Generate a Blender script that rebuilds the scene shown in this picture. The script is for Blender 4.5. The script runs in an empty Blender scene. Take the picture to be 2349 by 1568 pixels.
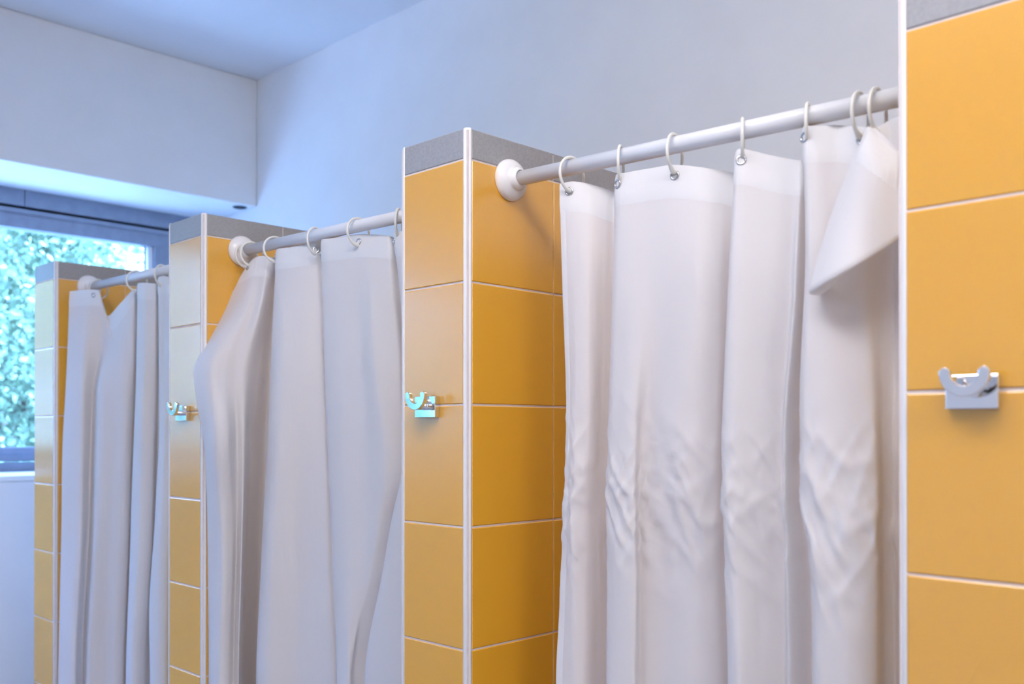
import bpy, bmesh, math, random
import numpy as np
from mathutils import Vector, Matrix, noise

random.seed(7)
scene = bpy.context.scene
COL = scene.collection
PI = math.pi

# ------------------------------------------------------------------ camera
IMG_W, IMG_H = 2349.0, 1568.0
FPX = 2219.07                       # focal length in pixels of the 2349 px wide frame
YAW, PITCH = -0.7789, 0.0047
V0 = 975.4                          # row of the principal point (lens shifted upwards)
CAM = Vector((0.0, -1.0771, 1.574))
FW = Vector((math.sin(YAW) * math.cos(PITCH), math.cos(YAW) * math.cos(PITCH), math.sin(PITCH)))
RT = Vector((math.cos(YAW), -math.sin(YAW), 0.0))
UP = RT.cross(FW)
cd = bpy.data.cameras.new('camera')
cd.sensor_width = 36.0
cd.lens = FPX / IMG_W * 36.0
cd.shift_y = (V0 - IMG_H / 2) / IMG_W
cd.clip_start = 0.02
cd.dof.use_dof = True
cd.dof.focus_distance = 1.75
cd.dof.aperture_fstop = 4.0
cam = bpy.data.objects.new('camera', cd)
cam.matrix_world = Matrix(((RT.x, UP.x, -FW.x, CAM.x), (RT.y, UP.y, -FW.y, CAM.y), (RT.z, UP.z, -FW.z, CAM.z), (0, 0, 0, 1)))
COL.objects.link(cam)
scene.camera = cam

# ------------------------------------------------------------------ daylight
world = bpy.data.worlds.new('daylight')
scene.world = world
world.use_nodes = True
wn = world.node_tree
bg = wn.nodes['Background']
bg.inputs['Color'].default_value = (0.24, 0.43, 1.0, 1)
bg.inputs['Strength'].default_value = 18.5
sun_d = bpy.data.lights.new('sun', 'SUN')
sun_d.energy = 150.0
sun_d.angle = math.radians(2)
sun_d.color = (0.28, 0.51, 1.0)
sun = bpy.data.objects.new('sun', sun_d)
sun.rotation_euler = (math.radians(-32), math.radians(14), 0)   # high sun shining along the window wall
COL.objects.link(sun)
# window portal (only guides the sky light, gives off none itself)
pd = bpy.data.lights.new('window_portal', 'AREA')
pd.shape = 'RECTANGLE'
pd.size, pd.size_y = 1.0, 4.1
pd.cycles.is_portal = True
portal = bpy.data.objects.new('window_portal', pd)
portal.location = (-4.26, -0.9, 1.95)
portal.rotation_euler = (0, math.radians(-90), 0)
COL.objects.link(portal)

vs = scene.view_settings
vs.view_transform = 'Standard'
vs.look = 'None'
vs.exposure = 0.0
vs.gamma = 1.0
vs.use_curve_mapping = False
scene.cycles.max_bounces = 10
scene.cycles.diffuse_bounces = 6
scene.cycles.transparent_max_bounces = 12
scene.cycles.caustics_reflective = False
scene.cycles.caustics_refractive = False
scene.cycles.sample_clamp_indirect = 6.0
scene.cycles.use_denoising = True
LAMP_STRENGTH = 13.8

# ------------------------------------------------------------------ dimensions
P = 0.202                            # tile pitch
Z0 = 2.02                            # joint between orange tiles and grey strip
ZTOP = Z0 + 0.0502
PWS = [0.1629, 0.1736, 0.1736, 0.1736]   # partition widths
PX = [-3.1115, -2.2301, -1.3398, -0.4552]
TRIM = 0.0107
XL = -3.75                           # window wall
YB = 1.14                            # back wall
YF = -3.2                           # wall behind the viewer
XR = 2.3
ZC = CAM.z + 1.5235                  # ceiling
ROD_Y = 0.098
ROD_R = 0.0124
ZSOF, ZSILL = CAM.z + 0.972, CAM.z - 0.166
XWIN = -4.147                        # window plane


def ray(u, v):
    a, b = (u - IMG_W / 2) / FPX, (V0 - v) / FPX
    return FW + RT * a + UP * b


def at_y(u, v, y):
    d = ray(u, v)
    return CAM + d * ((y - CAM.y) / d.y)


# ------------------------------------------------------------------ materials
def mat(name, color, rough=0.5, spec=0.5, metal=0.0, noise_amt=0.0, noise_scale=20.0, bump=0.0, bump_scale=200.0, ior=1.5, coat=0.0, coat_rough=0.1, color2=None):
    m = bpy.data.materials.new(name)
    m.use_nodes = True
    nt = m.node_tree
    b = nt.nodes['Principled BSDF']
    b.inputs['Base Color'].default_value = (*color, 1)
    b.inputs['Roughness'].default_value = rough
    b.inputs['Specular IOR Level'].default_value = spec
    b.inputs['Metallic'].default_value = metal
    b.inputs['IOR'].default_value = ior
    b.inputs['Coat Weight'].default_value = coat
    b.inputs['Coat Roughness'].default_value = coat_rough
    tc = nt.nodes.new('ShaderNodeTexCoord')
    if noise_amt > 0 or color2:
        n = nt.nodes.new('ShaderNodeTexNoise')
        n.inputs['Scale'].default_value = noise_scale
        n.inputs['Detail'].default_value = 5
        nt.links.new(tc.outputs['Object'], n.inputs['Vector'])
        r = nt.nodes.new('ShaderNodeValToRGB')
        c2 = color2 or tuple(max(0, c * (1 - noise_amt)) for c in color)
        r.color_ramp.elements[0].position = 0.35
        r.color_ramp.elements[1].position = 0.65
        r.color_ramp.elements[0].color = (*c2, 1)
        r.color_ramp.elements[1].color = (*color, 1)
        nt.links.new(n.outputs['Fac'], r.inputs['Fac'])
        nt.links.new(r.outputs['Color'], b.inputs['Base Color'])
    if bump > 0:
        n = nt.nodes.new('ShaderNodeTexNoise')
        n.inputs['Scale'].default_value = bump_scale
        n.inputs['Detail'].default_value = 4
        nt.links.new(tc.outputs['Object'], n.inputs['Vector'])
        bp = nt.nodes.new('ShaderNodeBump')
        bp.inputs['Strength'].default_value = bump
        bp.inputs['Distance'].default_value = 0.002
        nt.links.new(n.outputs['Fac'], bp.inputs['Height'])
        nt.links.new(bp.outputs['Normal'], b.inputs['Normal'])
    return m


M = {}
M['wall'] = mat('white_plaster', (0.80, 0.80, 0.79), 0.75, 0.3, noise_amt=0.03, noise_scale=6, bump=0.12, bump_scale=60)
M['ceiling'] = mat('white_ceiling_paint', (0.80, 0.80, 0.80), 0.8, 0.3, noise_amt=0.02, noise_scale=5, bump=0.08, bump_scale=50)
M['floor'] = mat('grey_floor_tile', (0.40, 0.39, 0.40), 0.45, 0.5, noise_amt=0.1, noise_scale=8)
M['tile'] = mat('orange_glazed_tile', (0.76, 0.375, 0.025), 0.27, 0.5, noise_amt=0.02, noise_scale=3, ior=1.8, coat=0.7, coat_rough=0.16, bump=0.03, bump_scale=90)
M['grey'] = mat('grey_matt_tile', (0.35, 0.35, 0.355), 0.42, 0.5, noise_amt=0.12, noise_scale=220, bump=0.1, bump_scale=400)
M['grout'] = mat('pale_grout', (0.78, 0.70, 0.66), 0.85, 0.2, noise_amt=0.06, noise_scale=60)
M['trim'] = mat('white_plastic_trim', (0.80, 0.79, 0.78), 0.35, 0.5)
M['rod'] = mat('white_coated_rod', (0.73, 0.74, 0.76), 0.28, 0.5)
M['plastic'] = mat('white_plastic_flange', (0.80, 0.79, 0.78), 0.22, 0.5)
M['ring'] = mat('ivory_plastic_ring', (0.80, 0.78, 0.71), 0.35, 0.5)
M['chrome'] = mat('polished_chrome', (0.82, 0.83, 0.85), 0.06, 0.5, metal=1.0)
M['grommet'] = mat('nickel_grommet', (0.55, 0.55, 0.56), 0.18, 0.5, metal=1.0)
M['frame'] = mat('grey_painted_window_frame', (0.25, 0.29, 0.37), 0.45, 0.5, noise_amt=0.12, noise_scale=25)
M['gasket'] = mat('black_rubber', (0.012, 0.014, 0.02), 0.6, 0.3)
M['sill'] = mat('white_sill', (0.82, 0.83, 0.82), 0.4, 0.5)
M['hole_dark'] = mat('hole_black', (0.004, 0.006, 0.012), 0.6, 0.2)  # black stands for the shade inside the soffit hole
M['bark'] = mat('brown_bark', (0.10, 0.075, 0.05), 0.9, 0.2, noise_amt=0.4, noise_scale=12)
M['grass'] = mat('lawn_green', (0.12, 0.22, 0.06), 0.9, 0.2, noise_amt=0.4, noise_scale=4)
M['paving'] = mat('pale_concrete_paving', (0.66, 0.65, 0.62), 0.85, 0.3, noise_amt=0.1, noise_scale=3)
M['housing'] = mat('white_lamp_housing', (0.8, 0.8, 0.8), 0.5, 0.4)


def cloth_mat(name, base, trans, w_trans):
    m = bpy.data.materials.new(name)
    m.use_nodes = True
    nt = m.node_tree
    for n in list(nt.nodes):
        if n.type != 'OUTPUT_MATERIAL':
            nt.nodes.remove(n)
    out = [n for n in nt.nodes if n.type == 'OUTPUT_MATERIAL'][0]
    b = nt.nodes.new('ShaderNodeBsdfPrincipled')
    b.inputs['Base Color'].default_value = (*base, 1)
    b.inputs['Roughness'].default_value = 0.6
    b.inputs['Specular IOR Level'].default_value = 0.25
    b.inputs['Sheen Weight'].default_value = 0.1
    t = nt.nodes.new('ShaderNodeBsdfTranslucent')
    t.inputs['Color'].default_value = (*trans, 1)
    mx = nt.nodes.new('ShaderNodeMixShader')
    mx.inputs[0].default_value = w_trans
    nt.links.new(b.outputs[0], mx.inputs[1])
    nt.links.new(t.outputs[0], mx.inputs[2])
    nt.links.new(mx.outputs[0], out.inputs[0])
    tc = nt.nodes.new('ShaderNodeTexCoord')
    # long soft wrinkles + fine weave
    mp = nt.nodes.new('ShaderNodeMapping')
    mp.inputs['Scale'].default_value = (22, 22, 5)
    nt.links.new(tc.outputs['Object'], mp.inputs['Vector'])
    n1 = nt.nodes.new('ShaderNodeTexNoise')
    n1.inputs['Scale'].default_value = 1.0
    n1.inputs['Detail'].default_value = 3
    nt.links.new(mp.outputs[0], n1.inputs['Vector'])
    n2 = nt.nodes.new('ShaderNodeTexNoise')
    n2.inputs['Scale'].default_value = 700
    nt.links.new(tc.outputs['Object'], n2.inputs['Vector'])
    b1 = nt.nodes.new('ShaderNodeBump')
    b1.inputs['Strength'].default_value = 0.35
    b1.inputs['Distance'].default_value = 0.008
    nt.links.new(n1.outputs['Fac'], b1.inputs['Height'])
    b2 = nt.nodes.new('ShaderNodeBump')
    b2.inputs['Strength'].default_value = 0.10
    b2.inputs['Distance'].default_value = 0.0005
    nt.links.new(n2.outputs['Fac'], b2.inputs['Height'])
    nt.links.new(b1.outputs[0], b2.inputs['Normal'])
    for s in (b, t):
        nt.links.new(b2.outputs[0], s.inputs['Normal'])
    return m


M['cloth'] = cloth_mat('white_polyester', (0.815, 0.80, 0.80), (0.85, 0.81, 0.77), 0.27)
M['hem'] = cloth_mat('white_polyester_hem', (0.85, 0.84, 0.835), (0.85, 0.82, 0.79), 0.18)


def leaf_mat():
    m = bpy.data.materials.new('pale_green_leaf')
    m.use_nodes = True
    nt = m.node_tree
    for n in list(nt.nodes):
        if n.type != 'OUTPUT_MATERIAL':
            nt.nodes.remove(n)
    out = [n for n in nt.nodes if n.type == 'OUTPUT_MATERIAL'][0]
    g = nt.nodes.new('ShaderNodeNewGeometry')
    r = nt.nodes.new('ShaderNodeValToRGB')
    r.color_ramp.elements[0].color = (0.06, 0.115, 0.07, 1)
    r.color_ramp.elements[1].color = (0.20, 0.29, 0.17, 1)
    nt.links.new(g.outputs['Random Per Island'], r.inputs['Fac'])
    b = nt.nodes.new('ShaderNodeBsdfPrincipled')
    b.inputs['Roughness'].default_value = 0.4
    t = nt.nodes.new('ShaderNodeBsdfTranslucent')
    nt.links.new(r.outputs[0], b.inputs['Base Color'])
    nt.links.new(r.outputs[0], t.inputs['Color'])
    mx = nt.nodes.new('ShaderNodeMixShader')
    mx.inputs[0].default_value = 0.4
    nt.links.new(b.outputs[0], mx.inputs[1])
    nt.links.new(t.outputs[0], mx.inputs[2])
    nt.links.new(mx.outputs[0], out.inputs[0])
    return m


M['leaf'] = leaf_mat()


def glass_mat():
    m = bpy.data.materials.new('clear_window_glass')
    m.use_nodes = True
    nt = m.node_tree
    for n in list(nt.nodes):
        if n.type != 'OUTPUT_MATERIAL':
            nt.nodes.remove(n)
    out = [n for n in nt.nodes if n.type == 'OUTPUT_MATERIAL'][0]
    lw = nt.nodes.new('ShaderNodeLayerWeight')          # Schlick reflectance, the same from both faces
    lw.inputs['Blend'].default_value = 0.5
    pw = nt.nodes.new('ShaderNodeMath')
    pw.operation = 'POWER'
    pw.inputs[1].default_value = 5.0
    nt.links.new(lw.outputs['Facing'], pw.inputs[0])
    f = nt.nodes.new('ShaderNodeMath')
    f.operation = 'MULTIPLY_ADD'
    f.inputs[1].default_value = 0.96
    f.inputs[2].default_value = 0.04
    nt.links.new(pw.outputs[0], f.inputs[0])
    t = nt.nodes.new('ShaderNodeBsdfTransparent')
    t.inputs['Color'].default_value = (0.97, 0.985, 0.98, 1)
    g = nt.nodes.new('ShaderNodeBsdfGlossy')
    g.inputs['Roughness'].default_value = 0.02
    mx = nt.nodes.new('ShaderNodeMixShader')
    nt.links.new(f.outputs[0], mx.inputs[0])
    nt.links.new(t.outputs[0], mx.inputs[1])
    nt.links.new(g.outputs[0], mx.inputs[2])
    nt.links.new(mx.outputs[0], out.inputs[0])
    return m


M['glass'] = glass_mat()


def emit_mat(name, color, strength):
    m = bpy.data.materials.new(name)
    m.use_nodes = True
    b = m.node_tree.nodes['Principled BSDF']
    b.inputs['Base Color'].default_value = (0.9, 0.9, 0.9, 1)
    b.inputs['Emission Color'].default_value = (*color, 1)
    b.inputs['Emission Strength'].default_value = strength
    return m


M['lamp'] = emit_mat('lamp_diffuser', (1.0, 0.95, 0.985), LAMP_STRENGTH)


# ------------------------------------------------------------------ helpers
def link(o, parent=None):
    COL.objects.link(o)
    if parent is not None:
        o.parent = parent
    return o


def obj(name, me, m, parent=None, smooth=False, loc=None):
    if isinstance(me, bmesh.types.BMesh):
        bm = me
        me = bpy.data.meshes.new(name)
        bmesh.ops.recalc_face_normals(bm, faces=bm.faces)
        bm.to_mesh(me)
        bm.free()
    if m is not None and not me.materials:
        me.materials.append(M[m])
    if smooth:
        for p in me.polygons:
            p.use_smooth = True
    o = bpy.data.objects.new(name, me)
    if loc is not None:
        o.location = loc
    return link(o, parent)


def tag(o, label, cat, group=None):
    o['label'] = label
    o['category'] = cat
    if group:
        o['group'] = group
    return o


def thing(name, label, cat, loc=(0, 0, 0), group=None):
    o = bpy.data.objects.new(name, None)
    o.empty_display_size = 0.05
    o.location = loc
    link(o)
    return tag(o, label, cat, group)


def struct(o):
    o['kind'] = 'structure'
    return o


def add_box(bm, x0, x1, y0, y1, z0, z1):
    vs_ = [bm.verts.new((x, y, z)) for x in (x0, x1) for y in (y0, y1) for z in (z0, z1)]
    for f in ((0, 1, 3, 2), (4, 6, 7, 5), (0, 4, 5, 1), (2, 3, 7, 6), (0, 2, 6, 4), (1, 5, 7, 3)):
        bm.faces.new([vs_[i] for i in f])
    return vs_


def box(x0, x1, y0, y1, z0, z1, bevel=0.0, seg=1):
    bm = bmesh.new()
    add_box(bm, x0, x1, y0, y1, z0, z1)
    if bevel > 0:
        bmesh.ops.recalc_face_normals(bm, faces=bm.faces)
        bmesh.ops.bevel(bm, geom=list(bm.edges), offset=bevel, segments=seg, profile=0.5, affect='EDGES')
    return bm


def lathe_x(profile, seg=40):
    """profile: list of (x, r) revolved round the X axis."""
    bm = bmesh.new()
    rings = []
    for x, r in profile:
        if r < 1e-6:
            rings.append([bm.verts.new((x, 0, 0))])
        else:
            rings.append([bm.verts.new((x, r * math.cos(2 * PI * k / seg), r * math.sin(2 * PI * k / seg))) for k in range(seg)])
    for a, b in zip(rings, rings[1:]):
        for k in range(seg):
            k2 = (k + 1) % seg
            if len(a) == 1:
                bm.faces.new((a[0], b[k], b[k2]))
            elif len(b) == 1:
                bm.faces.new((a[k], b[0], a[k2]))
            else:
                bm.faces.new((a[k], b[k], b[k2], a[k2]))
    return bm


def sweep(points, radii, seg=10, closed=False):
    """tube through points; frames by parallel transport."""
    bm = bmesh.new()
    n = len(points)
    pts = [Vector(p) for p in points]
    rings = []
    nrm = None
    for i in range(n):
        a = pts[(i - 1) % n] if (closed or i > 0) else pts[i]
        b = pts[(i + 1) % n] if (closed or i < n - 1) else pts[i]
        t = (b - a).normalized()
        if nrm is None:
            h = Vector((1, 0, 0)) if abs(t.x) < 0.9 else Vector((0, 1, 0))
            nrm = (h - t * h.dot(t)).normalized()
        else:
            nrm = (nrm - t * nrm.dot(t)).normalized()
        bi = t.cross(nrm)
        rings.append([bm.verts.new(pts[i] + (nrm * math.cos(2 * PI * k / seg) + bi * math.sin(2 * PI * k / seg)) * radii[i]) for k in range(seg)])
    rng = range(n) if closed else range(n - 1)
    for i in rng:
        a, b = rings[i], rings[(i + 1) % n]
        for k in range(seg):
            k2 = (k + 1) % seg
            bm.faces.new((a[k], a[k2], b[k2], b[k]))
    if not closed:
        bm.faces.new(rings[0][::-1])
        bm.faces.new(rings[-1])
    return bm


# ------------------------------------------------------------------ room shell
WT = 0.45
struct(obj('floor', box(XL - WT, XR + 0.2, YF - 0.2, YB + 0.2, -0.15, 0.0), 'floor'))
struct(obj('ceiling', box(XL - WT, XR + 0.2, YF - 0.2, YB + 0.2, ZC, ZC + 0.2), 'ceiling'))
struct(obj('wall_back', box(XL - WT, XR + 0.2, YB, YB + 0.2, 0, ZC), 'wall'))
struct(obj('wall_front', box(XL - WT, XR + 0.2, YF - 0.2, YF, 0, ZC), 'wall'))
struct(obj('wall_right', box(XR, XR + 0.2, YF, YB, 0, ZC), 'wall'))
YW0 = -3.0                          # far (unseen) end of the window opening
bm = bmesh.new()
add_box(bm, XL - WT, XL, YF, YB, 0, ZSILL - 0.02)
add_box(bm, XL - WT, XL, YF, YB, ZSOF, ZC)
add_box(bm, XL - WT, XL, YF, YW0, ZSILL - 0.02, ZSOF)
wl = struct(obj('wall_left', bm, 'wall'))
bv = wl.modifiers.new('soft_edges', 'BEVEL')
bv.width = 0.006
bv.segments = 2

# window: fixed frame, sash, rubber gap, pane, sill
win = bpy.data.objects.new('window_1', None)
win.location = (XWIN, -0.9, ZSILL)
struct(link(win))


def wpart(name, m, *boxes, bevel=0.0):
    b_ = bmesh.new()
    for bx in boxes:
        add_box(b_, *bx)
    if bevel:
        bmesh.ops.recalc_face_normals(b_, faces=b_.faces)
        bmesh.ops.bevel(b_, geom=list(b_.edges), offset=bevel, segments=2, profile=0.5, affect='EDGES')
    o = obj(name, b_, m)
    o.parent = win
    o.matrix_parent_inverse = Matrix.Translation(win.location).inverted()
    return o


zf0 = CAM.z + 0.900                  # lower edge of the head frame
zs0 = CAM.z + 0.816                  # top of the glass
zg1, zg0 = CAM.z - 0.132, CAM.z - 0.0693
ys1, ys0 = 0.847, -2.82              # glass in Y
JOINT_Y = (CAM + ray(57, 430) * ((XWIN - CAM.x) / ray(57, 430).x)).y
wpart('head_frame', 'frame', (XWIN - 0.10, XWIN, JOINT_Y + 0.0012, YB, zf0 + 0.004, ZSOF), (XWIN - 0.10, XWIN, YW0, JOINT_Y - 0.0012, zf0 + 0.004, ZSOF), bevel=0.0015)
wpart('frame_groove', 'gasket', (XWIN - 0.09, XWIN - 0.022, YW0, YB, zf0 - 0.004, zf0 + 0.006),
      (XWIN - 0.09, XWIN - 0.03, JOINT_Y - 0.004, JOINT_Y + 0.004, zf0 + 0.01, ZSOF - 0.002))
wpart('jamb_frame', 'frame', (XWIN - 0.10, XWIN, 0.96, YB, zg1 + 0.001, zf0 + 0.0035), bevel=0.0015)
wpart('jamb_frame', 'frame', (XWIN - 0.10, XWIN, YW0, -2.90, zg1 + 0.001, zf0 + 0.0035), bevel=0.0015)
wpart('bottom_frame', 'frame', (XWIN - 0.10, XWIN + 0.004, YW0, YB, ZSILL, zg1), bevel=0.0015)
wpart('sash_rail', 'frame', (XWIN - 0.08, XWIN - 0.008, ys0 - 0.075, ys1 + 0.10, zs0, zf0 - 0.006), bevel=0.002)
wpart('glazing_strip', 'frame', (XWIN - 0.05, XWIN + 0.001, ys0 - 0.075, ys1 + 0.10, zf0 - 0.026, zf0 - 0.008), bevel=0.002)
wpart('sash_rail', 'frame', (XWIN - 0.08, XWIN - 0.008, ys0 - 0.075, ys1 + 0.10, zg1 + 0.006, zg0), bevel=0.002)
wpart('glazing_strip', 'frame', (XWIN - 0.05, XWIN, ys0, ys1 + 0.02, zg0 - 0.028, zg0 - 0.004), bevel=0.002)
wpart('sash_stile', 'frame', (XWIN - 0.08, XWIN - 0.008, ys1 + 0.022, ys1 + 0.10, zg0 - 0.001, zs0 + 0.001), bevel=0.002)
wpart('sash_stile', 'frame', (XWIN - 0.08, XWIN - 0.008, ys0 - 0.075, ys0, zg0 - 0.001, zs0 + 0.001), bevel=0.002)
wpart('glazing_bead', 'sill', (XWIN - 0.06, XWIN - 0.03, ys1, ys1 + 0.022, zg0 - 0.001, zs0 + 0.001))
wpart('rubber_seal', 'gasket', (XWIN - 0.062, XWIN - 0.055, ys1 - 0.004, ys1 + 0.002, zg0, zs0))
wpart('pane', 'glass', (XWIN - 0.052, XWIN - 0.048, ys0 - 0.01, ys1 + 0.01, zg0 - 0.01, zs0 + 0.01))
wpart('sill', 'sill', (XL - 0.40, XL + 0.0025, YW0, YB - 0.0005, ZSILL - 0.02, ZSILL), bevel=0.002)

# dark round plug in the soffit: black disc standing for an open hole's shade
bm = lathe_x([(0.0, 0.0), (0.0, 0.026), (0.003, 0.031), (0.010, 0.032), (0.010, 0.0)], 32)
hole = obj('soffit_hole', bm, 'hole_dark', smooth=False)
hole.rotation_euler = (0, math.radians(-90), 0)
hole.location = (-3.808, 1.090, ZSOF - 0.004)
tag(hole, 'small dark round plug in the white soffit above the window corner', 'hole')

# ------------------------------------------------------------------ tiled partitions
G = 0.0032
TH = P - G                           # tile height
TILE_D = 0.008
tile_cache = {}


def tile_mesh(w, h, axis, m):
    """chamfered tile lying in the plane; centre at origin; front towards -Y (axis 'y'), +X ('x') or -X ('-x')."""
    key = (round(w, 4), round(h, 4), axis, m)
    if key in tile_cache:
        return tile_cache[key]
    c, e = 0.0014, 0.0008
    bm_ = bmesh.new()
    lv = []
    for dep, ins in ((0.0, 0.0), (TILE_D - e, 0.0), (TILE_D, c)):
        ring = []
        for sx, sz in ((-1, -1), (1, -1), (1, 1), (-1, 1)):
            a, z = sx * (w / 2 - ins), sz * (h / 2 - ins)
            co = {'y': (a, -dep, z), 'x': (dep, a, z), '-x': (-dep, a, z)}[axis]
            ring.append(bm_.verts.new(co))
        lv.append(ring)
    bm_.faces.new(lv[0])
    bm_.faces.new(lv[2])
    for a, b in zip(lv, lv[1:]):
        for k in range(4):
            bm_.faces.new((a[k], a[(k + 1) % 4], b[(k + 1) % 4], b[k]))
    bmesh.ops.recalc_face_normals(bm_, faces=bm_.faces)
    me = bpy.data.meshes.new('tile')
    bm_.to_mesh(me)
    bm_.free()
    me.materials.append(M[m])
    tile_cache[key] = me
    return me


def trim_mesh(side):
    """quarter-round corner strip, outer corner of the partition at (0,0); side +1: right corner, -1: left corner."""
    bm_ = bmesh.new()
    prof = []
    n = 7
    R = TRIM - 0.0008
    for k in range(n + 1):
        a = PI / 2 * k / n
        prof.append((-R + R * math.sin(a), R - R * math.cos(a)))     # from front to side
    prof.append((-R, R))
    prof = [(side * x, y) for x, y in prof]
    lo = [bm_.verts.new((x, y, 0.0)) for x, y in prof]
    hi = [bm_.verts.new((x, y, ZTOP)) for x, y in prof]
    dome = [bm_.verts.new((x * 0.8 - side * 0.0012, y * 0.8 + 0.0012, ZTOP + 0.0018)) for x, y in prof]
    for a, b in ((lo, hi), (hi, dome)):
        for k in range(len(prof)):
            k2 = (k + 1) % len(prof)
            bm_.faces.new((a[k], a[k2], b[k2], b[k]))
    bm_.faces.new(lo)
    bm_.faces.new(dome)
    bmesh.ops.recalc_face_normals(bm_, faces=bm_.faces)
    me = bpy.data.meshes.new('corner_trim')
    bm_.to_mesh(me)
    bm_.free()
    me.materials.append(M['trim'])
    for p in me.polygons:
        p.use_smooth = len(p.vertices) == 4
    return me


TRIMS = {1: trim_mesh(1), -1: trim_mesh(-1)}
PART_LABELS = [
    'orange tiled shower partition standing before the window, without a hook',
    'orange tiled shower partition second from the window, curtain edge billowing over its corner',
    'orange tiled shower partition third from the window, with a chrome hook and a full tile side in view',
    'orange tiled shower partition farthest from the window, at the curtain with the folded corner',
]
VG = 0.002
cols = []                            # side tile columns (y0, y1)
y = TRIM
while y < YB - 0.02:
    y1 = min(y + 0.1983, YB - 0.001)
    cols.append((y, y1))
    y = y1 + VG
for i, x0 in enumerate(PX):
    PW = PWS[i]
    plain = i == 0                   # the end partition is plastered on its window side
    t = thing('shower_partition', PART_LABELS[i], 'partition', (x0, 0, 0), 'tiled shower partitions')
    INS = TILE_D + 0.0
    obj('core', box(0.0 if plain else INS - 0.0065, PW - INS + 0.0065, INS - 0.0065, YB - 0.0005, 0, ZTOP - 0.0025), 'grout', t)
    for side, xc in ((1, PW), (-1, 0.0))[:1 if plain else 2]:
        obj('corner_trim', TRIMS[side], None, t, loc=(xc, 0, 0))
    rows = [(Z0 - k * P - P + G / 2, Z0 - k * P - G / 2, 'tile') for k in range(10)] + [(Z0 + G / 2, ZTOP, 'grey')]
    for z0, z1, m in rows:
        nm = 'tile' if m == 'tile' else 'grey_tile'
        xa_, xb_ = (0.0005 if plain else TRIM), PW - TRIM
        w = xb_ - xa_
        jx, jz = random.uniform(-.0003, .0003), random.uniform(-.0004, .0004)
        obj(nm, tile_mesh(w, z1 - z0, 'y', m), None, t, loc=((xa_ + xb_) / 2 + jx, TILE_D + random.uniform(-.0003, .0002), (z0 + z1) / 2 + jz))
        for y0, y1 in cols:
            w = y1 - y0
            obj(nm, tile_mesh(w, z1 - z0, 'x', m), None, t, loc=(PW - TILE_D + random.uniform(-.0002, .0003), (y0 + y1) / 2, (z0 + z1) / 2))
            if not plain:
                obj(nm, tile_mesh(w, z1 - z0, '-x', m), None, t, loc=(TILE_D, (y0 + y1) / 2, (z0 + z1) / 2))

# ------------------------------------------------------------------ chrome hooks


def make_hook(loc, label, first=[]):
    if first:
        src = first[0]
        r = src.copy()
        COL.objects.link(r)
        r.location = loc
        r['label'] = label
        for ch in src.children:
            c = ch.copy()
            COL.objects.link(c)
            c.parent = r
        return r
    t = thing('towel_hook', label, 'hook', loc, 'chrome hooks on the partitions')
    first.append(t)
    obj('plate', box(-0.0265, 0.0265, -0.010, 0.0, -0.018, 0.018, 0.0007, 2), 'chrome', t)
    # stem flaring into the crescent
    pts = [(0, -0.009, 0), (0, -0.012, 0), (0, -0.017, 0.0), (0, -0.022, 0.0002), (0, -0.0262, 0.0004)]
    obj('stem', sweep(pts, [0.0062, 0.0058, 0.0056, 0.0056, 0.0056], 20), 'chrome', t, smooth=True)
    # half ring with rounded ends
    bm_ = bmesh.new()
    R, hw = 0.0197, 0.0057
    outline = []
    n = 28
    cz = 0.0195
    for k in range(n + 1):
        a = PI + PI * k / n
        outline.append(((R + hw) * math.cos(a), cz + (R + hw) * math.sin(a)))
    for k in range(1, 8):
        a = PI * k / 8
        outline.append((R + hw * math.cos(a), cz + hw * math.sin(a)))
    for k in range(n + 1):
        a = 2 * PI - PI * k / n
        outline.append(((R - hw) * math.cos(a), cz + (R - hw) * math.sin(a)))
    for k in range(1, 8):
        a = PI * k / 8
        outline.append((-R + hw * math.cos(a), cz + hw * math.sin(a)))
    fr = [bm_.verts.new((x, -0.0325, z)) for x, z in outline]
    bk = [bm_.verts.new((x, -0.0255, z)) for x, z in outline]
    for k in range(len(outline)):
        k2 = (k + 1) % len(outline)
        bm_.faces.new((fr[k], fr[k2], bk[k2], bk[k]))
    f1 = bm_.faces.new(fr)
    f2 = bm_.faces.new(bk[::-1])
    bmesh.ops.recalc_face_normals(bm_, faces=bm_.faces)
    bmesh.ops.bevel(bm_, geom=[e for f in (f1, f2) for e in f.edges], offset=0.0009, segments=2, profile=0.5, affect='EDGES')
    obj('prong', bm_, 'chrome', t)
    return t


ZH = CAM.z + 0.0405
make_hook((PX[3] + 0.0832, 0, ZH), 'chrome hook on the partition farthest from the window')
make_hook((PX[2] + 0.0777, 0, ZH - 0.001), 'chrome hook on the partition third from the window, mirroring the greenery')
make_hook((PX[1] + 0.0867, 0, ZH - 0.001), 'chrome hook on the partition second from the window, beside the billowing curtain')

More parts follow.
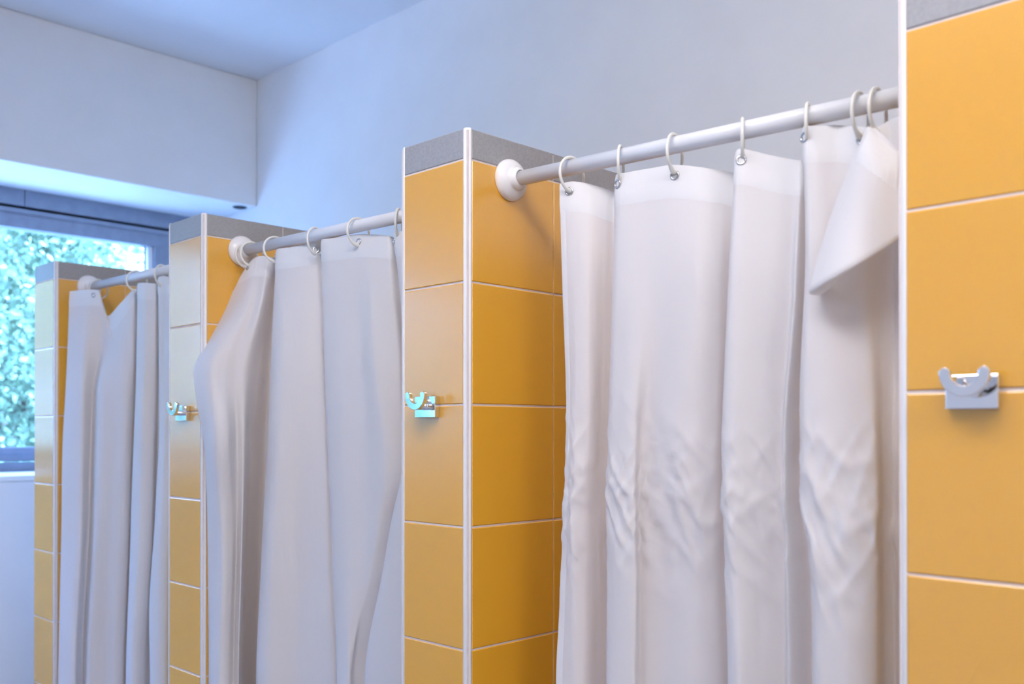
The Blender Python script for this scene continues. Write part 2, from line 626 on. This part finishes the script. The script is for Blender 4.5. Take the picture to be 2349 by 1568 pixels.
# ------------------------------------------------------------------ curtain rods
ROD_H = [(0.4286, 0.4195), (0.4215, 0.4085), (0.427, 0.4065)]
ROD_LABELS = ['white curtain rod before the window, holding the curtain that sags at its top edge',
              'white curtain rod holding the curtain that billows over the tiled corner',
              'white curtain rod holding the curtain with the folded-over corner']
RODS = []
for i in range(3):
    xa, xb = PX[i] + PWS[i], PX[i + 1]
    za, zb = CAM.z + ROD_H[i][0], CAM.z + ROD_H[i][1]
    RODS.append((xa, xb, za, zb))
    t = thing('curtain_rod', ROD_LABELS[i], 'curtain rod', (xa, ROD_Y, za), 'white shower curtain rods')
    L = xb - xa
    drop = math.atan2(zb - za, L)
    o = obj('tube', lathe_x([(0.0, 0.0), (0.0, ROD_R), (L, ROD_R), (L, 0.0)], 32), 'rod', t, smooth=False)
    for p_ in o.data.polygons:
        p_.use_smooth = abs(p_.normal.x) < 0.5
    o.rotation_euler = (0, -drop, 0)
    prof = [(0.0, 0.0), (0.0, 0.0355), (0.003, 0.0358), (0.0075, 0.0350), (0.0115, 0.0320), (0.0150, 0.0275), (0.0172, 0.0225),
            (0.0182, 0.0205), (0.0200, 0.0200), (0.0225, 0.0195), (0.0250, 0.0185), (0.0275, 0.0165), (0.0290, 0.0148), (0.0295, 0.0126), (0.0255, 0.0124)]
    obj('flange', lathe_x(prof, 48), 'plastic', t, smooth=True)
    obj('flange', lathe_x([(-x, r) for x, r in prof], 48), 'plastic', t, smooth=True, loc=(L, 0, zb - za))


def rod_z(i, x):
    xa, xb, za, zb = RODS[i]
    return za + (zb - za) * (x - xa) / (xb - xa)


# ------------------------------------------------------------------ curtains
def cat(vals, s):
    """Catmull-Rom through vals (N x k array) at float positions s (array)."""
    vals = np.asarray(vals, float)
    n = len(vals)
    s = np.clip(np.asarray(s, float), 0, n - 1)
    i = np.minimum(s.astype(int), n - 2)
    f = (s - i)[:, None]
    p0, p1, p2, p3 = vals[np.maximum(i - 1, 0)], vals[i], vals[i + 1], vals[np.minimum(i + 2, n - 1)]
    tn = 0.42
    m1, m2 = tn * (p2 - p0), tn * (p3 - p1)
    return (2 * f**3 - 3 * f**2 + 1) * p1 + (f**3 - 2 * f**2 + f) * m1 + (-2 * f**3 + 3 * f**2) * p2 + (f**3 - f**2) * m2


def pchip(zq, z, v):
    """smooth monotone-ish interpolation of v over decreasing z."""
    z = np.asarray(z, float)
    v = np.asarray(v, float)
    o = np.argsort(z)
    z, v = z[o], v[o]
    n = len(z)
    h = np.diff(z)
    d = np.diff(v) / h
    m = np.zeros(n)
    for k in range(1, n - 1):
        if d[k - 1] * d[k] > 0:
            m[k] = 2 * d[k - 1] * d[k] / (d[k - 1] + d[k])
    m[0], m[-1] = d[0], d[-1]
    zq = np.clip(zq, z[0], z[-1])
    k = np.clip(np.searchsorted(z, zq) - 1, 0, n - 2)
    t = (zq - z[k]) / h[k]
    return (2*t**3-3*t**2+1)*v[k] + (t**3-2*t**2+t)*h[k]*m[k] + (-2*t**3+3*t**2)*v[k+1] + (t**3-t**2)*h[k]*m[k+1]


Z_BOTTOM = 0.16


class Cloth:
    """columns: list of [(v, u, y), ...] from the top edge downwards; a column is one fold line of the cloth."""
    def __init__(self, cols_, xlim, per=10, nz=300, crease=None, seed=0):
        self.per, self.nz = per, nz
        ztop, tracks = [], []
        for c in cols_:
            w = [at_y(u, v, y) for v, u, y in c]
            z = [p.z for p in w]
            x = [p.x for p in w]
            yy = [p.y for p in w]
            z.append(Z_BOTTOM)
            x.append(x[-1])
            yy.append(yy[-1])
            ztop.append(z[0])
            tracks.append((z, x, yy))
        n = len(cols_)
        S = np.linspace(0, n - 1, (n - 1) * per + 1)
        self.S = S
        zt = cat(np.array(ztop)[:, None], S)[:, 0]
        T = np.linspace(0, 1, nz + 1) ** 1.15
        zmat = zt[None, :] + (Z_BOTTOM - zt[None, :]) * T[:, None]      # rows x samples
        Xg = np.zeros_like(zmat)
        Yg = np.zeros_like(zmat)
        for r in range(nz + 1):
            # every column evaluated at the heights of this row
            zc = np.array([ztop[j] + (Z_BOTTOM - ztop[j]) * T[r] for j in range(n)])
            xy = np.array([[float(pchip(zc[j], *tracks[j][:2])), float(pchip(zc[j], tracks[j][0], tracks[j][2]))] for j in range(n)])
            q = cat(xy, S)
            Xg[r], Yg[r] = q[:, 0], q[:, 1]
        # soft wrinkles and, lower down, creases
        for r in range(nz + 1):
            for k in range(len(S)):
                x_, z_ = Xg[r, k], zmat[r, k]
                fade = min(1.0, T[r] * 12)
                d = 0.0022 * noise.noise(Vector((S[k] * 1.3, z_ * 3.0, seed))) * fade
                if crease:
                    zc_, hw_, amp = crease
                    g = math.exp(-((z_ - zc_) / hw_) ** 2)
                    q = 0.0
                    for w_, ax, az, sd_ in ((1.0, 34, 15, 3), (0.9, 36, -17, 9), (0.9, 80, 46, 14), (0.9, 84, -40, 21), (0.6, 130, 60, 27)):
                        nz_ = noise.noise(Vector((x_ * ax + z_ * az, z_ * 9 - x_ * az * 0.25, seed + sd_)))
                        q += w_ * max(0.0, 1 - abs(nz_) * 3.2) ** 1.5 * (30.0 / ax)
                    d += amp * g * q
                    d += 0.0016 * fade * noise.noise(Vector((x_ * 30, z_ * 2.2, seed + 30)))
                Yg[r, k] -= d
        Xg = np.clip(Xg, xlim[0], xlim[1])
        self.X, self.Y, self.Z, self.T = Xg, Yg, zmat, T

    def vert(self, r, k, off=0.0):
        p = Vector((self.X[r, k], self.Y[r, k], self.Z[r, k]))
        return p + self.normal(r, k) * off if off else p

    def normal(self, r, k):
        R, K = self.X.shape
        a, b = max(k - 1, 0), min(k + 1, K - 1)
        c, d = max(r - 1, 0), min(r + 1, R - 1)
        ts = Vector((self.X[r, b] - self.X[r, a], self.Y[r, b] - self.Y[r, a], self.Z[r, b] - self.Z[r, a]))
        tz = Vector((self.X[d, k] - self.X[c, k], self.Y[d, k] - self.Y[c, k], self.Z[d, k] - self.Z[c, k]))
        n = tz.cross(ts)
        if n.length < 1e-12:
            return Vector((0, -1, 0))
        n.normalize()
        return n

    def mesh(self, name):
        R, K = self.X.shape
        verts = [self.vert(r, k) for r in range(R) for k in range(K)]
        faces = [(r * K + k, r * K + k + 1, (r + 1) * K + k + 1, (r + 1) * K + k) for r in range(R - 1) for k in range(K - 1)]
        me = bpy.data.meshes.new(name)
        me.from_pydata(verts, [], faces)
        return me

    def band(self, name, depth, s0=None, s1=None, puck=0.0):
        """hem: a second layer lying 0.8 mm in front of the top strip, closed at the edges."""
        K = len(self.S)
        ks = [k for k in range(K) if (s0 is None or self.S[k] >= s0) and (s1 is None or self.S[k] <= s1)]
        nrow = 6
        verts, faces = [], []
        for j in range(nrow + 1):
            for k in ks:
                d = depth * j / nrow
                # row position at that depth below the top edge
                t = d / (self.Z[0, k] - Z_BOTTOM)
                rr = np.interp(t, self.T, np.arange(len(self.T)))
                r0 = min(int(rr), len(self.T) - 2)
                p = self.vert(r0, k).lerp(self.vert(r0 + 1, k), rr - r0)
                n = self.normal(r0 + 1, k)
                th = 0.0011 if 0 < j < nrow else 0.0001
                wob = puck * noise.noise(Vector((self.S[k] * 3.1, j * 0.4, 2.0)))
                if j == nrow:
                    wob = 0
                verts.append(p + n * (th + max(0.0, wob)))
        m_ = len(ks)
        for j in range(nrow):
            for k in range(m_ - 1):
                faces.append((j * m_ + k, j * m_ + k + 1, (j + 1) * m_ + k + 1, (j + 1) * m_ + k))
        me = bpy.data.meshes.new(name)
        me.from_pydata(verts, [], faces)
        return me

    def find(self, x, lo=0.0, hi=None):
        """sample index near the top edge, within columns lo..hi, nearest to the lowest point of a ring at x."""
        hi = hi if hi is not None else self.S[-1]
        best, bk = 1e9, 0
        for k, s_ in enumerate(self.S):
            d = (self.X[2, k] - x) ** 2 + (self.Y[2, k] - ROD_Y) ** 2
            if lo <= s_ <= hi and d < best:
                best, bk = d, k
        return bk


def torus_mesh(R, r, n1=28, n2=10):
    bm_ = bmesh.new()
    rings = []
    for a in range(n1):
        A = 2 * PI * a / n1
        rings.append([bm_.verts.new(((R + r * math.cos(2 * PI * b / n2)) * math.cos(A), (R + r * math.cos(2 * PI * b / n2)) * math.sin(A), 0.8 * r * math.sin(2 * PI * b / n2))) for b in range(n2)])
    for a in range(n1):
        for b in range(n2):
            bm_.faces.new((rings[a][b], rings[(a + 1) % n1][b], rings[(a + 1) % n1][(b + 1) % n2], rings[a][(b + 1) % n2]))
    me = bpy.data.meshes.new('grommet')
    bmesh.ops.recalc_face_normals(bm_, faces=bm_.faces)
    bm_.to_mesh(me)
    bm_.free()
    me.materials.append(M['grommet'])
    for p in me.polygons:
        p.use_smooth = True
    return me


GROMMET = torus_mesh(0.0058, 0.0016)


def ring_mesh():
    """snap ring in the YZ plane, centre at origin; thick snap just in front of the lowest point."""
    n = 64
    R = 0.0277
    pts, rad = [], []
    for k in range(n):
        a = 2 * PI * k / n                      # 0 = towards the viewer side (-Y), grows downwards
        rr = R * (1 + 0.03 * math.sin(a))
        pts.append((0, -rr * math.cos(a), -rr * math.sin(a)))
        deg = math.degrees(a)
        r = 0.0024
        if 52 <= deg <= 88:
            r = 0.0024 + 0.0027 * ((deg - 52) / 36.0)
        elif 88 < deg <= 93:
            r = 0.0051 - 0.0033 * (deg - 88) / 5
        elif 93 < deg < 120:
            r = 0.0018
        rad.append(r)
    bm_ = sweep(pts, rad, 10, closed=True)
    me = bpy.data.meshes.new('curtain_ring')
    bmesh.ops.recalc_face_normals(bm_, faces=bm_.faces)
    bm_.to_mesh(me)
    bm_.free()
    me.materials.append(M['ring'])
    for p in me.polygons:
        p.use_smooth = True
    return me


RING = ring_mesh()


def add_ring(rod, x, yaw_deg, label, tilt=0.0):
    o = bpy.data.objects.new('curtain_ring', RING)
    link(o)
    o.location = (x, ROD_Y, rod_z(rod, x) + ROD_R + 0.0032 - 0.0277 * 0.97)
    o.rotation_euler = (tilt, 0, math.radians(-yaw_deg))
    tag(o, label, 'curtain ring', 'ivory rings on the curtain rods')
    return o


def add_curtain(cloth, label, hem_depth, grommets, rod):
    cx_ = float(cloth.X[0, 0])
    root = thing('shower_curtain', label, 'curtain', (0, 0, 0), 'white shower curtains')
    c = obj('fabric', cloth.mesh('fabric'), 'cloth', root, smooth=True)
    h = obj('hem', cloth.band('hem', hem_depth, puck=0.0012), 'hem', root, smooth=True)
    for x, lo, hi in grommets:
        k = cloth.find(x, lo, hi)
        z = cloth.Z[0, k] - 0.013
        t = 0.013 / (cloth.Z[0, k] - Z_BOTTOM)
        r = int(np.searchsorted(cloth.T, t))
        p = cloth.vert(r, k)
        n = cloth.normal(max(r, 1), k)
        g = bpy.data.objects.new('grommet', GROMMET)
        link(g, root)
        g.location = p + n * 0.0014
        g.rotation_mode = 'QUATERNION'
        g.rotation_quaternion = n.to_track_quat('Z', 'Y')
    return root


def ux(u, y=ROD_Y, v=500):
    return at_y(u, v, y).x


# --- curtain with the folded-over corner (between the third and the farthest partition)
c3 = [
    [(422, 1284, .090), (650, 1289, .085), (1000, 1298, .080), (1200, 1292, .078), (1400, 1284, .075), (1568, 1276, .07)],
    [(416, 1312, .096), (650, 1318, .082), (1000, 1322, .075), (1200, 1318, .07), (1568, 1308, .07)],
    [(421, 1350, .110), (650, 1350, .088), (1000, 1350, .082), (1200, 1346, .085), (1568, 1340, .08)],
    [(433, 1390, .126), (650, 1385, .115), (1000, 1380, .112), (1300, 1375, .11), (1568, 1372, .11)],
    [(438, 1414, .135), (650, 1410, .130), (1000, 1404, .128), (1300, 1402, .13), (1568, 1400, .13)],
    [(402, 1413, .093), (650, 1405, .085), (1000, 1396, .075), (1300, 1393, .07), (1568, 1391, .07)],
    [(396, 1434, .090), (650, 1428, .077), (1000, 1420, .066), (1300, 1420, .06), (1568, 1418, .06)],
    [(386, 1490, .097), (650, 1475, .080), (1000, 1456, .068), (1300, 1460, .066), (1568, 1455, .066)],
    [(378, 1545, .100), (650, 1530, .086), (1000, 1478, .088), (1300, 1474, .092), (1568, 1472, .09)],
    [(383, 1605, .110), (650, 1595, .088), (1000, 1560, .084), (1300, 1570, .092), (1568, 1570, .09)],
    [(391, 1658, .128), (650, 1650, .110), (1000, 1640, .11), (1300, 1640, .11), (1568, 1645, .11)],
    [(394, 1690, .136), (650, 1680, .130), (1000, 1668, .13), (1300, 1672, .13), (1568, 1678, .13)],
    [(348, 1688, .093), (650, 1672, .080), (1000, 1658, .072), (1300, 1664, .07), (1568, 1670, .07)],
    [(342, 1708, .092), (650, 1692, .072), (1000, 1684, .066), (1300, 1690, .065), (1568, 1696, .06)],
    [(356, 1768, .112), (650, 1752, .090), (1000, 1745, .09), (1300, 1745, .092), (1568, 1750, .09)],
    [(366, 1822, .124), (650, 1812, .108), (1000, 1793, .105), (1300, 1800, .105), (1568, 1800, .105)],
    [(367, 1838, .128), (650, 1826, .100), (1000, 1803, .092), (1300, 1808, .09), (1568, 1812, .09)],
    [(367, 1852, .136), (650, 1852, .128), (1000, 1842, .125), (1300, 1866, .125), (1568, 1870, .125)],
    [(294, 1842, .090), (650, 1846, .068), (870, 1836, .058), (1000, 1838, .055), (1150, 1841, .05), (1290, 1862, .048), (1568, 1866, .045)],
    [(289, 1866, .088), (650, 1872, .060), (1000, 1868, .045), (1200, 1872, .04), (1300, 1890, .036), (1568, 1895, .035)],
    [(287, 1920, .104), (650, 1930, .072), (1000, 1938, .052), (1200, 1938, .044), (1568, 1950, .040)],
    [(290, 1968, .100), (650, 1985, .085), (1000, 2006, .068), (1200, 2012, .06), (1568, 2010, .06)],
    [(292, 2010, .100), (650, 2020, .100), (1000, 2028, .090), (1200, 2030, .09), (1568, 2028, .09)],
    [(272, 2046, .104), (650, 2050, .105), (1000, 2052, .105), (1568, 2052, .105)],
    [(268, 2072, .09), (650, 2070, .09), (1000, 2070, .09), (1568, 2070, .09)],
]
C3 = Cloth(c3, (-1.155, -0.458), crease=(CAM.z - 0.105, 0.115, 0.0050), seed=1.7)
root3 = add_curtain(C3, 'white shower curtain with its top corner folded over, beside the farthest partition', 0.050,
                    [(ux(1308), 0, 2), (ux(1424), 5.35, 7), (ux(1548), 7, 9), (ux(1704), 12.4, 14), (ux(1854), 18.25, 19.5), (ux(1974), 20, 22)], 2)

# narrow side hem along the free edge
K3 = int(0.55 * C3.per)
vv, ff = [], []
for r in range(2, len(C3.T)):
    for k in range(K3 + 1):
        vv.append(C3.vert(r, k, 0.0009 if 0 < k < K3 else 0.0002))
for r in range(len(C3.T) - 3):
    for k in range(K3):
        q0 = r * (K3 + 1) + k
        ff.append((q0, q0 + 1, q0 + K3 + 2, q0 + K3 + 1))
me = bpy.data.meshes.new('side_hem')
me.from_pydata(vv, [], ff)
obj('side_hem', me, 'hem', root3, smooth=True)

# the folded-over corner: a pinched flap in front of the cloth with a rounded lower fold
bm = bmesh.new()
NU, NV = 22, 16
grid = []
for a in range(NU + 1):
    f = a / NU
    # left edge from the ring down to the tip, right edge along the partition
    lft = at_y(1986 + (1855 - 1986) * f - 10 * math.sin(PI * f), 296 + (668 - 296) * f, 0.085 - 0.055 * f)
    rgt = at_y(2004 + (2076 - 2004) * min(1, f * 2.2) ** 0.9, 290 + (362 - 290) * min(1, f * 2.2) + (532 - 362) * max(0, (f - 0.45) / 0.55), 0.082 - 0.03 * f)
    row = []
    for b in range(NV + 1):
        g = b / NV
        p = lft.lerp(rgt, g)
        p.y -= 0.020 * math.sin(PI * min(1, g * 1.1)) * (0.3 + f)
        p.z -= 0.012 * math.sin(PI * g) * f
        row.append(p)
    grid.append(row)
for a in range(1, 6):                # under-turn at the lower fold
    w = a / 5
    row = []
    for b in range(NV + 1):
        p = grid[NU][b].copy()
        p.y += 0.012 * (1 - math.cos(PI * w / 2)) + 0.03 * w * w
        p.z += -0.004 * math.sin(PI * w) + 0.05 * w * w * (b / NV)
        row.append(p)
    grid.append(row)
vsg = [[bm.verts.new(p) for p in row] for row in grid]
for a in range(len(grid) - 1):
    for b in range(NV):
        bm.faces.new((vsg[a][b], vsg[a][b + 1], vsg[a + 1][b + 1], vsg[a + 1][b]))
for v_ in bm.verts:
    v_.co.x = min(v_.co.x, -0.458)
flap_grid = [[p.copy() for p in row] for row in grid[:NU + 1]]
fl = obj('folded_corner', bm, 'cloth', root3, smooth=True)
fl['label'] = 'folded-over top corner of the curtain'

# hem band sewn along the drooping edge of the folded corner
from mathutils.bvhtree import BVHTree
bv_v = [p for row in flap_grid for p in row]
bv_f = [(a * (NV + 1) + b, a * (NV + 1) + b + 1, (a + 1) * (NV + 1) + b + 1, (a + 1) * (NV + 1) + b) for a in range(NU) for b in range(NV)]
tree = BVHTree.FromPolygons(bv_v, bv_f)
vv, ff, idx = [], [], {}
NA, NB = 26, 5
for a in range(NA + 1):
    for b in range(NB + 1):
        fa, fb = a / NA, b / NB
        u = (1996 + 66 * fa) * (1 - fb) + (1962 + 96 * fa) * fb
        v = (301 + 52 * fa) * (1 - fb) + (366 + 72 * fa) * fb + 1.6 * fb * math.sin(a * 2.3)
        d = ray(u, v).normalized()
        h = tree.ray_cast(CAM, d)
        if h[0] is None:
            continue
        nn = h[1] if h[1].dot(d) < 0 else -h[1]
        idx[(a, b)] = len(vv)
        lift = 0.0014 if 0 < b < NB else 0.0004
        vv.append(h[0] + nn * (lift + (0.0008 * max(0, math.sin(a * 2.3)) if b == NB - 1 else 0)))
for a in range(NA):
    for b in range(NB):
        q = [idx.get(k) for k in ((a, b), (a + 1, b), (a + 1, b + 1), (a, b + 1))]
        if None not in q:
            ff.append(q)
if ff:
    me = bpy.data.meshes.new('corner_hem')
    me.from_pydata(vv, [], ff)
    obj('corner_hem', me, 'hem', root3, smooth=True)

# --- curtain billowing over the corner of the second partition
c2 = [
    [(606, 569, .098), (700, 518, .062), (790, 470, .012), (860, 444, -.022), (920, 451, -.026), (1000, 465, -.016), (1150, 474, .004), (1300, 477, .010), (1568, 478, .012)],
    [(596, 578, .096), (700, 542, .058), (860, 480, -.026), (1000, 492, -.032), (1150, 502, -.012), (1300, 508, -.002), (1568, 500, .0)],
    [(588, 590, .098), (700, 566, .062), (860, 512, .0), (1000, 524, -.008), (1150, 530, .012), (1300, 532, .02), (1568, 524, .02)],
    [(587, 603, .100), (700, 585, .075), (860, 538, .025), (1000, 542, .028), (1300, 541, .040), (1568, 535, .040)],
    [(588, 615, .104), (700, 600, .08), (860, 564, .045), (1000, 560, .038), (1300, 554, .038), (1568, 548, .040)],
    [(590, 626, .112), (700, 614, .105), (860, 592, .09), (1000, 578, .085), (1300, 566, .085), (1568, 560, .085)],
    [(592, 636, .128), (700, 630, .13), (860, 622, .13), (1000, 614, .135), (1300, 604, .135), (1568, 594, .135)],
    [(572, 634, .095), (700, 628, .078), (860, 621, .066), (1000, 613, .06), (1300, 599, .055), (1568, 588, .05)],
    [(569, 652, .092), (700, 648, .07), (860, 642, .054), (1000, 636, .048), (1300, 622, .045), (1568, 612, .042)],
    [(562, 695, .100), (700, 694, .085), (860, 692, .076), (1300, 684, .08), (1568, 682, .08)],
    [(556, 722, .108), (700, 730, .105), (860, 736, .102), (1300, 748, .10), (1568, 758, .10)],
    [(560, 738, .122), (700, 742, .115), (860, 748, .112), (1300, 764, .11), (1568, 776, .11)],
    [(549, 738, .095), (700, 740, .092), (860, 746, .088), (1300, 763, .082), (1568, 774, .078)],
    [(546, 762, .094), (700, 766, .086), (860, 770, .078), (1300, 788, .072), (1568, 798, .068)],
    [(537, 820, .100), (700, 824, .09), (860, 830, .084), (1060, 838, .082), (1300, 832, .08), (1568, 806, .075)],
    [(537, 850, .106), (700, 852, .086), (860, 862, .076), (1060, 885, .082), (1300, 855, .085), (1568, 812, .088)],
    [(540, 890, .110), (700, 900, .100), (860, 915, .100), (1060, 925, .105), (1200, 902, .106), (1300, 884, .106), (1568, 843, .108)],
    [(545, 905, .125), (700, 922, .125), (860, 932, .125), (1060, 935, .130), (1200, 915, .130), (1568, 858, .130)],
    [(534, 903, .092), (700, 920, .096), (860, 926, .094), (1060, 922, .086), (1200, 895, .080), (1300, 878, .075), (1568, 836, .068)],
    [(530, 918, .090), (700, 940, .086), (1060, 945, .076), (1300, 905, .066), (1568, 866, .058)],
    [(530, 950, .100), (700, 970, .095), (1060, 985, .085), (1568, 930, .060)],
    [(528, 980, .105), (1060, 1020, .100), (1568, 1000, .085)],
]
C2 = Cloth(c2, (-2.09, -1.345), crease=None, seed=5.1)
root2 = add_curtain(C2, 'white shower curtain billowing over the tiled corner of the second partition', 0.048,
                    [(ux(577), 0.5, 2), (ux(634), 6.7, 8), (ux(721), 9, 11), (ux(823), 13, 15), (ux(911), 17, 19)], 1)

# --- curtain before the window
c1 = [
    [(668, 160, .020), (760, 155, .016), (900, 149, .010), (1000, 144, .006), (1200, 141, .0), (1400, 136, -.004), (1568, 133, -.006)],
    [(666, 175, .034), (760, 172, .026), (900, 168, .018), (1200, 160, .008), (1568, 150, .0)],
    [(664, 205, .052), (760, 200, .042), (900, 192, .03), (1200, 185, .022), (1568, 172, .015)],
    [(667, 227, .066), (760, 236, .075), (900, 215, .065), (1200, 205, .06), (1568, 188, .055)],
    [(692, 236, .080), (780, 248, .080), (900, 226, .05), (1200, 218, .045), (1568, 201, .038)],
    [(724, 248, .092), (800, 262, .08), (900, 258, .07), (1200, 250, .07), (1568, 236, .07)],
    [(700, 272, .088), (800, 284, .088), (900, 286, .088), (1200, 278, .09), (1568, 264, .09)],
    [(664, 305, .100), (800, 306, .105), (900, 304, .11), (1200, 295, .11), (1568, 282, .11)],
    [(662, 319, .122), (800, 318, .128), (900, 314, .13), (1200, 304, .13), (1568, 292, .13)],
    [(650, 316, .092), (800, 313, .085), (900, 311, .08), (1200, 301, .07), (1568, 289, .065)],
    [(648, 332, .090), (800, 330, .080), (900, 327, .072), (1200, 318, .062), (1568, 305, .055)],
    [(650, 356, .106), (800, 356, .100), (900, 355, .098), (1200, 346, .09), (1568, 330, .085)],
    [(652, 364, .122), (900, 364, .118), (1200, 356, .115), (1568, 346, .11)],
    [(636, 363, .094), (800, 364, .092), (985, 366, .085), (1100, 360, .066), (1200, 354, .056), (1400, 341, .046), (1568, 344, .044)],
    [(632, 374, .096), (800, 376, .095), (985, 378, .08), (1200, 366, .05), (1568, 356, .036)],
    [(634, 386, .100), (985, 395, .09), (1200, 386, .06), (1568, 380, .05)],
    [(636, 398, .104), (985, 410, .10), (1568, 404, .08)],
]
C1 = Cloth(c1, (-2.943, -2.235), crease=None, seed=8.4)
root1 = add_curtain(C1, 'white shower curtain sagging at its top edge, hanging before the window', 0.046,
                    [(ux(226), 2.4, 3.4), (ux(314), 8.6, 10), (ux(366), 12.7, 14)], 0)

# --- rings
for u, yaw, lab in [
    (1312, 2, 'first ivory ring from the flange, at the free edge of the folded-corner curtain'),
    (1424, -30, 'second ivory ring from the flange on the rod of the folded-corner curtain'),
    (1548, -12, 'third ivory ring from the flange on the rod of the folded-corner curtain'),
    (1704, -30, 'fourth ivory ring from the flange on the rod of the folded-corner curtain'),
    (1854, -22, 'fifth ivory ring from the flange on the rod of the folded-corner curtain'),
    (1974, -4, 'ivory ring just left of the folded-over corner, crossing the ring next to it'),
    (2014, -3, 'ivory ring holding the tip of the folded-over corner'),
]:
    add_ring(2, ux(u), yaw, lab)
for u, yaw, lab in [
    (566, 2, 'loose ivory ring against the flange on the rod of the billowing curtain'),
    (578, 4, 'ivory ring holding the free top corner of the billowing curtain'),
    (632, 8, 'ivory ring at the first fold of the billowing curtain, near the flange'),
    (724, -18, 'fourth ivory ring from the flange on the rod of the billowing curtain'),
    (822, -2, 'fifth ivory ring from the flange on the rod of the billowing curtain'),
    (915, -38, 'ivory ring on the billowing curtain, beside the third partition'),
]:
    add_ring(1, ux(u), yaw, lab)
for u, yaw, lab in [
    (207, 0, 'ivory ring against the flange on the rod before the window'),
    (227, -4, 'second ivory ring from the flange on the rod before the window'),
    (314, 6, 'ivory ring holding the upper end of the sagging curtain edge'),
    (372, -25, 'ivory ring on the window-side rod, beside the second partition'),
]:
    add_ring(0, ux(u), yaw, lab)

# ------------------------------------------------------------------ ceiling lamps of the room (behind the viewer's field)
for lx, ly, lab in ((-0.55, -1.0, 'long white ceiling lamp over the corridor before the folded-corner curtain'),
                    (1.55, -1.0, 'long white ceiling lamp over the corridor past the farthest partition')):
    t = thing('ceiling_light', lab, 'lamp', (lx, ly, ZC), 'ceiling lamps over the corridor')
    obj('housing', box(-0.62, 0.62, -0.21, 0.21, -0.035, -0.0005, 0.004), 'housing', t)
    obj('diffuser', box(-0.60, 0.60, -0.195, 0.195, -0.19, -0.0352, 0.02, 3), 'lamp', t)

# ------------------------------------------------------------------ garden beyond the window
struct(obj('terrace', box(-6.6, XL - WT - 0.02, -8, 8, -0.6, -0.35), 'paving'))
struct(obj('ground', box(-40, XL - WT - 0.02, -30, 30, -0.6, -0.4), 'paving'))


def leafy(name, label, centre, rad, n, trunk_r, seed, leaf=0.055):
    rnd = random.Random(seed)
    cx_, cy_, cz_ = centre
    t = thing(name, label, 'tree', (cx_, cy_, -0.4), 'trees beyond the window')
    # trunk with a few boughs
    pts = [(0, 0, 0), (0.03, 0.02, 0.8), (-0.02, 0.05, 1.6), (0.05, 0, 0.4 + cz_)]
    obj('trunk', sweep(pts, [trunk_r * 1.3, trunk_r, trunk_r * 0.85, trunk_r * 0.5], 12), 'bark', t, smooth=True)
    for k in range(5):
        a = rnd.uniform(0, 2 * PI)
        r = 0.7
        q = [(0, 0, 0.9 + 0.35 * k), (math.cos(a) * rad[0] * 0.35, math.sin(a) * rad[1] * 0.35, 1.4 + 0.4 * k), (math.cos(a) * rad[0] * r, math.sin(a) * rad[1] * r, 1.8 + 0.45 * k)]
        obj('bough', sweep(q, [trunk_r * 0.45, trunk_r * 0.3, trunk_r * 0.12], 8), 'bark', t, smooth=True)
    verts, faces = [], []
    clumps = []
    for k in range(70):
        while True:
            p = Vector((rnd.uniform(-1, 1), rnd.uniform(-1, 1), rnd.uniform(-1, 1)))
            if 0.35 < p.length < 1.0:
                break
        clumps.append(p)
    for k in range(n):
        c = rnd.choice(clumps)
        p = c + Vector((rnd.gauss(0, .15), rnd.gauss(0, .15), rnd.gauss(0, .13)))
        if p.length > 1.12:
            p *= 1.12 / p.length
        p = Vector((p.x * rad[0], p.y * rad[1], p.z * rad[2] + cz_ + 0.4))
        d = Vector((rnd.gauss(0, 1), rnd.gauss(0, 1), rnd.gauss(0, 1) - 0.4)).normalized()
        s = Vector((rnd.gauss(0, 1), rnd.gauss(0, 1), rnd.gauss(0, 1))).cross(d).normalized()
        L_ = leaf * rnd.uniform(0.7, 1.4)
        W_ = L_ * 0.36
        b0 = len(verts)
        nn = d.cross(s) * (L_ * 0.10)
        verts += [p, p + d * L_ * 0.5 + s * W_ + nn, p + d * L_, p + d * L_ * 0.5 - s * W_ + nn]
        faces += [(b0, b0 + 1, b0 + 2), (b0, b0 + 2, b0 + 3)]
    me = bpy.data.meshes.new('foliage')
    me.from_pydata(verts, [], faces)
    f = obj('foliage', me, 'leaf', t)
    f['kind'] = 'stuff'
    return t


for lab, c, r, n, tr, sd, lf in [
    ('pale green leafy tree filling the window behind the nearest tiled partition', (-7.5, 1.3, 1.65), (1.2, 1.45, 1.75), 30000, 0.10, 1, 0.055),
    ('leafy tree opposite the far end of the window, beside the terrace', (-7.6, -6.2, 1.8), (1.2, 1.5, 1.9), 22000, 0.11, 9, 0.07),
    ('thin leafy tree between the nearest tree and the terrace end', (-7.5, -2.7, 1.8), (1.2, 1.45, 1.9), 19000, 0.11, 4, 0.06),
    ('tall leafy tree deep in the garden behind the nearest tree', (-11.3, 2.2, 2.3), (1.3, 1.6, 2.3), 28000, 0.13, 2, 0.08),
    ('tall leafy tree deep in the garden, past the end of the window', (-11.3, -1.8, 2.4), (1.3, 1.6, 2.4), 15000, 0.13, 5, 0.08),
    ('low bushy tree at the garden edge, lower than the other trees', (-7.9, 4.9, 0.9), (1.2, 1.3, 1.2), 20000, 0.09, 6, 0.06),
]:
    leafy('leafy_tree', lab, c, r, n, tr, sd, lf)
